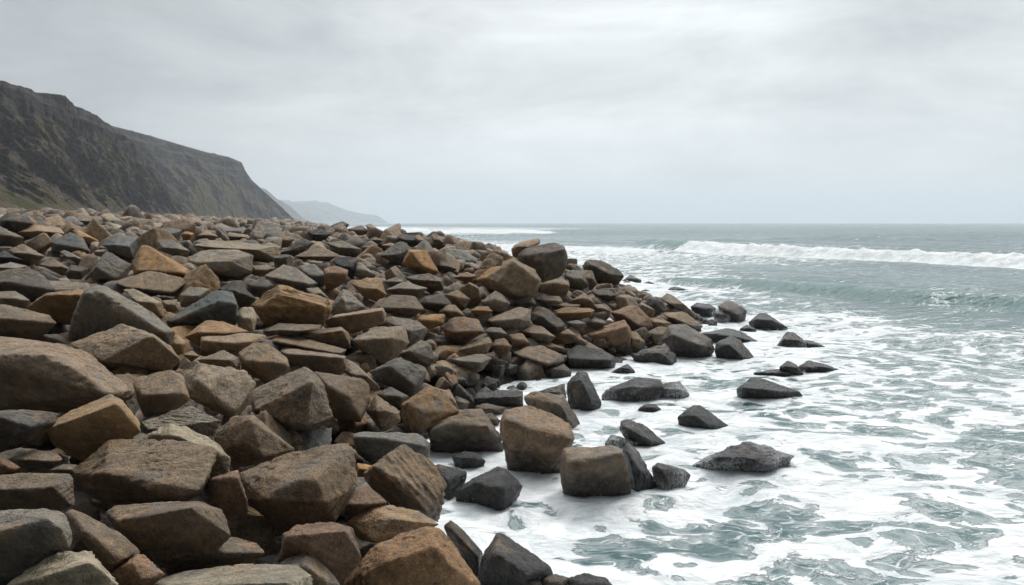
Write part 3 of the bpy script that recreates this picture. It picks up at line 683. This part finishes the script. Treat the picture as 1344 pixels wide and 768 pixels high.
for k in ind:
    r0 = np.random.default_rng(5000 + int(k)); ck = CK[r0.integers(len(CK))]
    if s_[k] < 1.2: ck = 'd'
    sub = 5 if pr[k] > 22 else 4 if pr[k] > 6 else 3
    N, Hh = random_planes(r0)
    X, fc, L = rock_surface(N, Hh * r[k], r[k] * .8, sub, 7000 + int(k))
    zmin = X[:, 2].min(); c = pos[k]
    me = new_mesh('boulder', X - np.array([0, 0, zmin]), fc, ROCK, True, rock_attrs(len(X), L, ck, False, 0, int(k)))
    near2 = sorted(LM, key=lambda e: np.hypot(*(e['P'].mean(0) - (pu[k], pv[k]))))[:5]
    flat = 'flat' if np.ptp(X[:, 2]) < .62 * max(np.ptp(X[:, 0]), np.ptp(X[:, 1])) else 'blocky'
    sz = 'tiny' if pr[k] < 8 else 'small' if pr[k] < 16 else 'medium sized'
    lab = None
    for a in near2[:2]:
        tr_ = f"{sz} {flat} {CNAME[ck]} stone {where(pu[k], pv[k], a)} the {a['n']}"
        if tr_ not in used: lab = tr_; break
    if lab is None:
        for a in near2[:3]:
            for b in near2:
                if b is a or lab: continue
                tr_ = f"{sz} {CNAME[ck]} stone {where(pu[k], pv[k], a)} the {a['n']}, {where(pu[k], pv[k], b)} the {b['n']}"
                if tr_ not in used and len(tr_.split()) <= 16: lab = tr_
    if lab is None: lab = tr_
    used.add(lab)
    obj('boulder', me, (c[0], c[1], c[2] + zmin), label=lab, category='boulder', group='boulders of the rocky shore')

def boulder_mass(name, ks, scale=None, **props):
    V, Fc, TI, RC = [], [], [], []; base = 0
    var = {}
    for k in ks:
        sub = 3 if pr[k] > 9 else 2 if pr[k] > 2.2 else 1
        vi = int(rng.integers(14)); key = (sub, vi)
        if key not in var:
            r0 = np.random.default_rng(300 + vi); N, Hh = random_planes(r0)
            var[key] = rock_surface(N, Hh, .8, sub, 400 + vi, 1.0)
        X, fc, L = var[key]
        a = rng.uniform(0, 6.283); ca, sa = math.cos(a), math.sin(a)
        Q = np.stack([X[:, 0] * ca - X[:, 1] * sa, X[:, 0] * sa + X[:, 1] * ca, X[:, 2] * rng.uniform(.8, 1.25)], -1) * r[k] + pos[k]
        V.append(Q); Fc.append(fc + base); base += len(X)
        ck = CK[rng.integers(len(CK))]; col = (.55 * np.array(TINT[ck]) + .45 * np.array([.19, .16, .132])) * rng.uniform(.7, 1.25)
        if s_[k] < 1: col = col * .4
        TI.append(np.tile(np.append(col, 0), (len(X), 1))); RC.append(L * r[k] + rng.uniform(-30, 30, 3))
    V = np.concatenate(V)
    me = new_mesh(name, V, np.concatenate(Fc), ROCK, True, {'tint': ('FLOAT_COLOR', np.concatenate(TI)), 'rc': ('FLOAT_VECTOR', np.concatenate(RC)), 'wash': ('FLOAT', np.zeros(len(V)))})
    obj(name, me, **props)
rest = [k for k in idx if k not in indset]
print('traced', len(CAT), 'individual', len(ind), 'mass', len(rest))
boulder_mass('distant_boulders', [k for k in rest if cand[k, 1] >= 25], kind='stuff', label='countless smaller boulders covering the beach up to the cliffs', category='boulder field')
boulder_mass('rubble', [k for k in rest if cand[k, 1] < 25], kind='stuff', label='small rubble filling the dark gaps between the boulders', category='rubble')

# ------------------------------------------------------------------ shore ground
ys = np.concatenate([np.arange(-60, 4, 4.), np.arange(4, 60, .5), np.geomspace(60, 2400, 150)])
ss = np.concatenate([np.arange(-8, 12, .5), np.geomspace(12, 900, 110)])
YY, SS = np.meshgrid(ys, ss, indexing='ij')
XX = np.interp(YY, SH_Y, SH_X) - SS
ZZ = land(XX, YY) - np.interp(YY, [14, 40, 120], [.8, .4, .1])
ZZ = np.where(SS > .9, np.maximum(ZZ, .16), ZZ)
obj('shore_ground', new_mesh('shore_ground', np.stack([XX, YY, ZZ], -1).reshape(-1, 3), grid_faces(len(ys), len(ss)), GROUND), kind='structure')

# ------------------------------------------------------------------ cliffs and headlands
def hill(name, tops, bases, back, amp, seed, label, crest=.06):
    tops, bases = np.array(tops, float), np.array(bases, float)
    n, m = 420, 150
    tt = np.linspace(0, 1, n)
    def cur(A):
        k = np.linspace(0, 1, len(A)); return np.stack([np.interp(tt, k, A[:, j]) for j in range(3)], -1)
    a, b = cur(tops), cur(bases)
    Tp = at(a[:, 0], a[:, 1], a[:, 2]); Bp = at(b[:, 0], b[:, 1], b[:, 2]); Bp[:, 2] = np.minimum(Bp[:, 2], Tp[:, 2] - 1)
    w = np.linspace(-.12, 1, m)      # foot to crest, then a few rows over the plateau
    zz = np.interp(w, [-.12, 0, .35, .70, .78, .80, .88, .90, 1], [-.1, 0, .22, .60, .70, .80, .86, .95, 1.0])
    V = Bp[:, None] + (Tp - Bp)[:, None] * np.concatenate([np.clip(w, -.12, 1)[:, None]] * 2 + [zz[:, None]], 1)[None]
    hgt = (Tp[:, 2] - Bp[:, 2])
    Tp[:, 2] += hgt * crest * fbm(np.stack([tt * (30 if crest < .1 else 9), 0 * tt + seed, 0 * tt], -1), 4, .6)
    q = V.reshape(-1, 3)
    g = (.55 - np.abs(fbm(q * np.array([1, 1, 1.2]) / (amp * 4.2) + seed, 6, .58)) * 1.7).reshape(n, m)
    sp = tt * 26
    gul = noise3(np.stack([sp.repeat(m) + np.tile(w, n) * 3, np.tile(w, n) * .6 + seed, np.zeros(n * m)], -1)).reshape(n, m)
    env = np.sin(np.clip(w, 0, 1) * math.pi)[None] ** .8 * np.clip(hgt / hgt.max() * 1.6, 0, 1)[:, None]
    nrm = (Bp - Tp); nrm[:, 2] = 0; nrm /= np.linalg.norm(nrm, axis=1)[:, None]
    V[..., :2] += nrm[:, None, :2] * ((g * 2.6 + gul * .7) * amp * env)[..., None]
    V[..., 2] += g * amp * .35 * env
    # plateau behind the crest, then a back slope
    rows = []
    for k, (f, dz) in enumerate([(.02, 0), (.3, .02), (1.0, .05), (1.6, -.5), (2.0, -1.1)]):
        Q = Tp + np.array([-.6, .8, 0]) * back * f; Q[:, 2] = Tp[:, 2] + dz * hgt * (.3 if dz > 0 else 1); rows.append(Q)
    V = np.concatenate([V, np.stack(rows, 1)], 1); mm = V.shape[1]
    rocky = np.concatenate([np.interp(w, [0, .55, .70, .80, 1], [.12, .1, .45, 1, .8]), [.3] * 5])
    me = new_mesh(name, V.reshape(-1, 3), grid_faces(n, mm), HILL, True, {'rocky': ('FLOAT', np.tile(rocky, n))})
    return obj(name, me, kind='structure', label=label, category='hill')
hill('hills', [(-420, 60, 360), (-120, 80, 430), (0, 109, 480), (42, 121, 520), (85, 127, 560), (97, 140, 580), (128, 153, 620), (165, 180, 670), (192, 206, 710), (218, 240, 760), (240, 268, 800), (262, 292, 830)],
     [(-520, 282, 180), (-160, 276, 230), (0, 274, 290), (60, 276, 330), (100, 278, 380), (130, 279, 430), (165, 281, 500), (190, 283, 560), (215, 285, 640), (235, 287, 700), (255, 289, 770), (265, 293, 828)], 260, 16, 3, 'near brown green cliff sloping down to the boulder beach')
hill('hills', [(60, 150, 980), (110, 156, 1010), (150, 166, 1050), (200, 179, 1120), (240, 191, 1180), (272, 200, 1230), (300, 206, 1260), (317, 213, 1280), (322, 224, 1295), (330, 236, 1310), (345, 250, 1340), (363, 266, 1370), (388, 290, 1400)],
     [(40, 280, 620), (100, 280, 660), (130, 281, 690), (180, 282, 760), (210, 284, 840), (240, 286, 930), (262, 288, 1020), (285, 289, 1100), (305, 290, 1170), (322, 291, 1230), (345, 292, 1300), (366, 293, 1350), (390, 294, 1398)], 420, 18, 9, 'second cliff with a dark rock band ending in a steep headland')
hill('hills', [(300, 236, 4300), (335, 244, 4400), (350, 249, 4450), (362, 260, 4500), (380, 270, 4550), (392, 281, 4600), (408, 294, 4650)],
     [(290, 294, 3300), (325, 294, 3500), (345, 294, 3700), (360, 294, 3900), (380, 294.3, 4200), (395, 294.4, 4400), (410, 294.6, 4640)], 900, 50, 15, 'pale hazy headland beyond the cliffs', .16)
hill('hills', [(330, 262, 8200), (372, 264, 8400), (395, 266, 8600), (415, 265, 8800), (432, 267, 8900), (455, 276, 9100), (478, 281, 9300), (495, 283, 9400), (512, 294, 9500)],
     [(320, 294, 6500), (365, 294, 6800), (390, 294, 7100), (412, 294, 7500), (430, 294, 7900), (455, 294, 8400), (480, 294, 8900), (498, 294, 9200), (514, 294.2, 9480)], 1800, 90, 21, 'farthest headland almost lost in haze', .22)

# ------------------------------------------------------------------ sea
rad = np.concatenate([[.3, 1.5, 3], np.geomspace(4.5, 15000, 760)])
ang = np.concatenate([np.radians(np.linspace(-62, 62, 620)), np.radians(np.linspace(63.5, 296.5, 100))])
RR, AA = np.meshgrid(rad, ang, indexing='ij')
SX, SY = (RR * np.sin(AA)).ravel(), (RR * np.cos(AA)).ravel()
CTRL = np.array([float(x) for x in '''1344 760 .6 1150 740 .64 900 740 .52 700 720 .55 620 700 .85 1000 690 .46 1080 690 .48 1250 690 .40 1290 590 .33 1344 600 .38 1200 560 .5 1100 600 .62
950 620 .7 1100 645 .85 700 590 .62 640 610 .6 820 690 .42 880 600 .62 900 520 .6 1000 570 .56 1150 500 .5 1280 500 .44 1344 530 .6 1340 455 .38 1200 450 .42 1100 430 .68 1210 490 .45
1250 410 .04 1344 412 .04 1344 395 .02 1150 395 .05 1050 385 .12 1000 400 .34 950 380 .5 900 370 .58 860 370 .82 1340 375 .1 1200 368 .07 1100 362 .08 1000 357 .16 900 352 .34 800 348 .45 700 337 .62 600 322 .65
850 337 .5 1000 349 .2 1150 358 .16 1300 364 .14 1000 343 .4 700 313 .12 560 313 .3 900 306 .04 1100 303 .03 1300 308 .03 1344 320 .05 1000 299 .02 700 297 .1 500 299 .42 545 301 .5 640 302 .5 580 304 .6 800 303 .04 420 296 .55
960 460 .72 760 500 .65 800 470 .8 1030 425 .78 790 318 .1 850 312 .03 1344 297 .02 900 295 .02 1500 700 .5 1500 450 .4 1500 350 .2 500 760 .8 1240 625 .6 1180 690 .66 1120 715 .6'''.split()]).reshape(-1, 3)
def lp(X, Y):
    d = np.maximum(np.hypot(X, Y), .3); return np.arctan2(X, Y) * 3.2, np.log(d) * 1.5
cxy = sea_at(CTRL[:, 0], CTRL[:, 1]); ca, cd = lp(cxy[:, 0], cxy[:, 1])
sa, sd = lp(SX, SY)
num = np.zeros(len(SX)); den = np.zeros(len(SX))
for a, d, v in zip(ca, cd, CTRL[:, 2]):
    w = 1 / (((sa - a) ** 2 + (sd - d) ** 2) + .0015) ** 1.8
    num += w * v; den += w
foam = num / den
dist = np.hypot(SX, SY)
foam = np.where(dist > 900, np.minimum(foam, .05), foam)
lap = np.zeros(len(SX))
for x, y0, hw, ht, wet in FOOT:
    dd = np.hypot((SX - x) / (hw + .30), (SY - y0) / (ht + .30)); lap = np.maximum(lap, sstep(1.5, .95, dd))
    foam = np.maximum(foam, .85 * sstep(1.6, 1.0, dd) * (1 if wet else .9))
sh = shore_s(SX, SY)
foam = np.maximum(foam, .85 * sstep(1.6, .2, np.abs(sh)) * (SY > 2) * (SY < 60))
foam = foam * sstep(1.3, .7, sh)
def q3(sx, sy, s, o=0): return np.stack([SX * s * sx, SY * s * sy, np.full(len(SX), o)], -1)
fade = np.clip(1.4 - dist / 700, 0, 1)
calm = np.interp(sh, [-3.5, -.3], [1, .35])
swd = np.array([-.88, -.47])
ph = SX * swd[0] + SY * swd[1]; wob = noise3(q3(1, 1, 1 / 45, 2)) * 9
z = fade * (.16 * np.sin((ph + wob) * .42) + .10 * np.sin((ph * 1.1 + wob * 1.4 + SX * .12) * .83) + .16 * noise3(q3(1, 1, .35, 5)))
z = z * np.interp(dist, [6, 30], [.25, 1])
z += .10 * fade * noise3(q3(.8, 1, 1.1, 8)) * calm + .035 * noise3(q3(1, 1, 3.2, 4)) * np.clip(1.5 - dist / 30, 0, 1)
z = z * (1 - .6 * lap) + .045 * lap * (1 + noise3(q3(1, 1, 3.0, 6)))
teal = np.zeros(len(SX))
def breaker(line, A, back, front, lip=0, seed=0, white=1.0, apron=0.0, teal_k=1.0):
    """A wave crest along a polyline (x, y): steep face on the shore side, whitewater on it from the lip on."""
    global z, foam, teal
    line = np.array(line, float)
    seg = np.linalg.norm(np.diff(line, axis=0), axis=1); cum = np.concatenate([[0], np.cumsum(seg)])
    best = np.full(len(SX), 1e9); qs = np.zeros(len(SX)); ts = np.zeros(len(SX))
    for k in range(len(seg)):
        a, b = line[k], line[k + 1]; d = (b - a) / seg[k]
        px, py = SX - a[0], SY - a[1]; t = px * d[0] + py * d[1]; tc = np.clip(t, 0, seg[k])
        rx, ry = px - tc * d[0], py - tc * d[1]; D = np.hypot(rx, ry)
        nn = np.array([d[1], -d[0]])
        side = rx * nn[0] + ry * nn[1]
        u = D < best; best[u] = D[u]; qs[u] = np.where(side >= 0, D, -D)[u]; ts[u] = (cum[k] + t)[u]
    amp = A[0] + (A[1] - A[0]) * np.clip(ts / cum[-1], 0, 1)
    end = sstep(-14, 6, ts) * sstep(cum[-1] + 14, cum[-1] - 4, ts)
    if seed == 1: amp = amp * sstep(-14, 6, ts)
    q = qs + noise3(np.stack([ts / 5, 0 * ts + seed, 0 * ts], -1)) * .9 + noise3(np.stack([ts / 1.4, 0 * ts + seed, 0 * ts + 3], -1)) * .35
    prof = np.where(q < 0, np.exp(-(q / back) ** 2), np.exp(-(q / front) ** 2))
    lipf = sstep(lip - 2.5, lip + 1.5, ts)
    lump = fbm(np.stack([SX * .7, SY * .7, z * 0 + seed * 9.], -1), 4, .6)
    wz = lipf * white * sstep(-1.6, -.2, q) * sstep(front * 3.2, front * 1.2, q) * end
    z = z * (1 - .6 * prof * end) + amp * end * prof + wz * .42 * amp * np.clip(lump + .1, -.5, .8)
    if seed < 3: foam = foam * (1 - .9 * prof * end * (1 - lipf))
    foam = np.maximum(foam, np.clip(wz * 1.5, 0, 1.25))
    if apron: foam = np.maximum(foam, lipf * end * (apron * sstep(-.5, .3, q) * sstep(14, 2, q)))
    teal = np.maximum(teal, teal_k * prof * end * (1 - wz) * (q > -front * .8))
pix = lambda L: sea_at(np.array([a for a, _ in L], float), np.array([b for _, b in L], float))
breaker(pix([(842, 322), (880, 327), (1000, 335.5), (1150, 342), (1344, 350), (1700, 372)]), (1.3, .85), 6, 1.9, 26, 1, 1, .22)
breaker(pix([(905, 372), (980, 377), (1060, 384), (1180, 396), (1344, 410), (1600, 440)]), (.45, .85), 3.0, 1.1, 200, 2, 0, 0, .4)
breaker(pix([(590, 305.5), (640, 306), (705, 306)]), (1.5, 1.2), 14, 4, -6, 3, 1, .3)
breaker(pix([(480, 300), (560, 303)]), (1.0, 1.0), 14, 4, -6, 4, .8, .3)
breaker(pix([(930, 316), (1050, 315), (1200, 317)]), (.35, 1.0), 9, 3, 400, 5, 0, 0, .7)
breaker(pix([(640, 325), (760, 329), (850, 334)]), (.45, .5), 6, 1.6, -6, 6, .7, .55)
z = np.where(dist > 1500, 0, z)
far = sstep(35, 260, dist)
Vs = np.stack([SX, SY, z], -1)
obj('sea', new_mesh('sea', Vs, grid_faces(len(rad), len(ang), True)[:, ::-1], SEA, True, {'foam': ('FLOAT', foam), 'teal': ('FLOAT', np.clip(teal, 0, 1)), 'far': ('FLOAT', far)}), kind='structure')

def spray():
    oc = np.array([(1, 0, 0), (-1, 0, 0), (0, 1, 0), (0, -1, 0), (0, 0, 1), (0, 0, -1)], float)
    of = np.array([(0, 2, 4), (2, 1, 4), (1, 3, 4), (3, 0, 4), (2, 0, 5), (1, 2, 5), (3, 1, 5), (0, 3, 5)])
    V, Fc = [], []; b = 0
    for (x, y0, hw, ht, wet), e in zip(FOOT, CAT):
        if not e['w'] or y0 > 45: continue
        n = 260 if e['s'] else 40
        a = rng.uniform(0, 6.283, n); k = .97 + rng.normal(0, .07, n)
        px, py = x + np.cos(a) * hw * k, y0 + np.sin(a) * ht * k
        pz = .03 + rng.exponential(.11 if e['s'] else .035, n)
        rr = rng.uniform(.0015, .006, n) * (1 + y0 / 22)
        for i in range(n):
            V.append(oc * rr[i] * rng.uniform(.6, 1.4, 3) + (px[i], py[i], pz[i])); Fc.append(of + b); b += 6
    m, t = material('spray_drops'); finish(t, (.85, .86, .87), .6)
    obj('sea_spray', new_mesh('sea_spray', np.concatenate(V), np.concatenate(Fc), m), kind='stuff', label='white droplets splashing round the rocks in the surf', category='spray')
spray()

# ------------------------------------------------------------------ air
def haze():
    bm = bmesh.new(); bmesh.ops.create_cube(bm, size=1)
    me = bpy.data.meshes.new('haze'); bm.to_mesh(me); bm.free()
    m, t = material('sea_haze')
    v = t.add('ShaderNodeVolumePrincipled', None, Color=(.88, .94, 1.0), Density=.00017, Anisotropy=.25)
    o = t.add('ShaderNodeOutputMaterial'); t.l.new(v.outputs[0], o.inputs['Volume'])
    me.materials.append(m)
    o = obj('haze', me, (0, 0, 215), kind='stuff'); o.scale = (34000, 34000, 530)
HAZE = True
if HAZE: haze()

# ------------------------------------------------------------------ light
sun_dir = Vector((.42, .52, .78)).normalized()
L = bpy.data.lights.new('sun', 'SUN'); L.energy = 1.5; L.angle = math.radians(15); L.color = (1, .965, .91)
so = obj('sun', L, (0, 0, 40)); so.rotation_mode = 'QUATERNION'; so.rotation_quaternion = sun_dir.to_track_quat('Z', 'Y')
w = bpy.data.worlds.new('World'); SC.world = w; w.use_nodes = True; w.node_tree.nodes.clear()
t = NT(w.node_tree)
sky = t.add('ShaderNodeTexSky', {'sky_type': 'NISHITA', 'sun_disc': False, 'sun_elevation': math.asin(sun_dir.z), 'sun_rotation': math.atan2(sun_dir.x, sun_dir.y)})
g = t.add('ShaderNodeTexCoord').outputs['Generated']
sx = t.add('ShaderNodeSeparateXYZ', None, Vector=g)
el = t.m('MAXIMUM', sx.outputs[2], 0.0)
inv = t.m('DIVIDE', 1.0, t.m('ADD', el, .10))
deck = t.add('ShaderNodeCombineXYZ', None, X=t.m('MULTIPLY', sx.outputs[0], inv), Y=t.m('MULTIPLY', sx.outputs[1], inv), Z=0.0).outputs[0]
c1 = t.noise(t.vm('MULTIPLY', deck, (.55, .8, 1)), 1.0, 5, .5, .4); c2 = t.noise(t.vm('MULTIPLY', deck, (.9, 2.6, 1)), 1.1, 4, .5, .5)
c3 = t.noise(t.vm('ADD', t.vm('MULTIPLY', g, (1, 1, 3.0)), (3.1, 0, .4)), 3.6, 6, .55, .5)
cl = t.m('ADD', t.m('MULTIPLY', t.m('SUBTRACT', c1, .5), .35), t.m('ADD', t.m('MULTIPLY', t.m('SUBTRACT', c2, .5), .10), t.m('MULTIPLY', t.m('SUBTRACT', c3, .5), 1.35)))
cl = t.m('MULTIPLY', cl, t.ss(el, .0, .10))
def lobe(d, p):
    dv = Vector(d).normalized()
    nd = t.n.new('ShaderNodeVectorMath'); nd.operation = 'DOT_PRODUCT'; t.put(nd.inputs[0], g); nd.inputs[1].default_value = dv
    return t.m('POWER', t.m('MAXIMUM', nd.outputs['Value'], 0.0), p)
lum = t.mr(el, 0, .14, .80, .71)
lum = t.m('ADD', lum, t.m('MULTIPLY', t.ss(el, .24, .8), 2.6))  # zenith, above the view, brightened to lift faces turned upward
lum = t.m('ADD', lum, t.m('MULTIPLY', lobe((.10, 1, .2), 30), .20))
lum = t.m('ADD', lum, t.m('MULTIPLY', lobe((-.6, 1, .3), 10), -.20))
lum = t.m('MULTIPLY', lum, t.m('ADD', 1.0, cl))
lum = t.m('MULTIPLY', lum, t.mr(t.ss(sx.outputs[0], -.95, -.35), 0, 1, .42, 1))  # sky dimmed towards the left, mostly out of view, to deepen rock shade
lum = t.m('MULTIPLY', lum, t.mr(t.ss(sx.outputs[1], -.35, .55), 0, 1, .06, 1))  # unseen sky behind the camera dimmed on purpose to darken rock fronts
tint = t.mix(t.ss(lum, .45, .8), (.935, .99, 1.02), (.97, 1.0, 1.008))
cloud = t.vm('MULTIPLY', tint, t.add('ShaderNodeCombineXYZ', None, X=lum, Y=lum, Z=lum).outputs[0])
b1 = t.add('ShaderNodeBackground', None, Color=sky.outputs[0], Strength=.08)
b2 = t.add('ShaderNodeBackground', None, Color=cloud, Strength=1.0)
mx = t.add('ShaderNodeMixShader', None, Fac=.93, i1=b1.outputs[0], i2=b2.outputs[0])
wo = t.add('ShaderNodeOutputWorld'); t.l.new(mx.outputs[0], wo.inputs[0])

cam = bpy.data.cameras.new('camera'); cam.sensor_width = 36; cam.lens = 36 * F / 1344; cam.clip_start = .1; cam.clip_end = 60000
co = obj('camera', cam, (0, 0, CH)); co.rotation_euler = (math.pi / 2 - PITCH, 0, 0); SC.camera = co
vs = SC.view_settings; vs.view_transform = 'Standard'; vs.look = 'None'; vs.exposure = .1; vs.gamma = 1; vs.use_curve_mapping = False
SC.cycles.use_denoising = True; SC.cycles.max_bounces = 4; SC.cycles.diffuse_bounces = 2; SC.cycles.use_adaptive_sampling = True; SC.cycles.adaptive_threshold = .025; SC.cycles.volume_bounces = 1
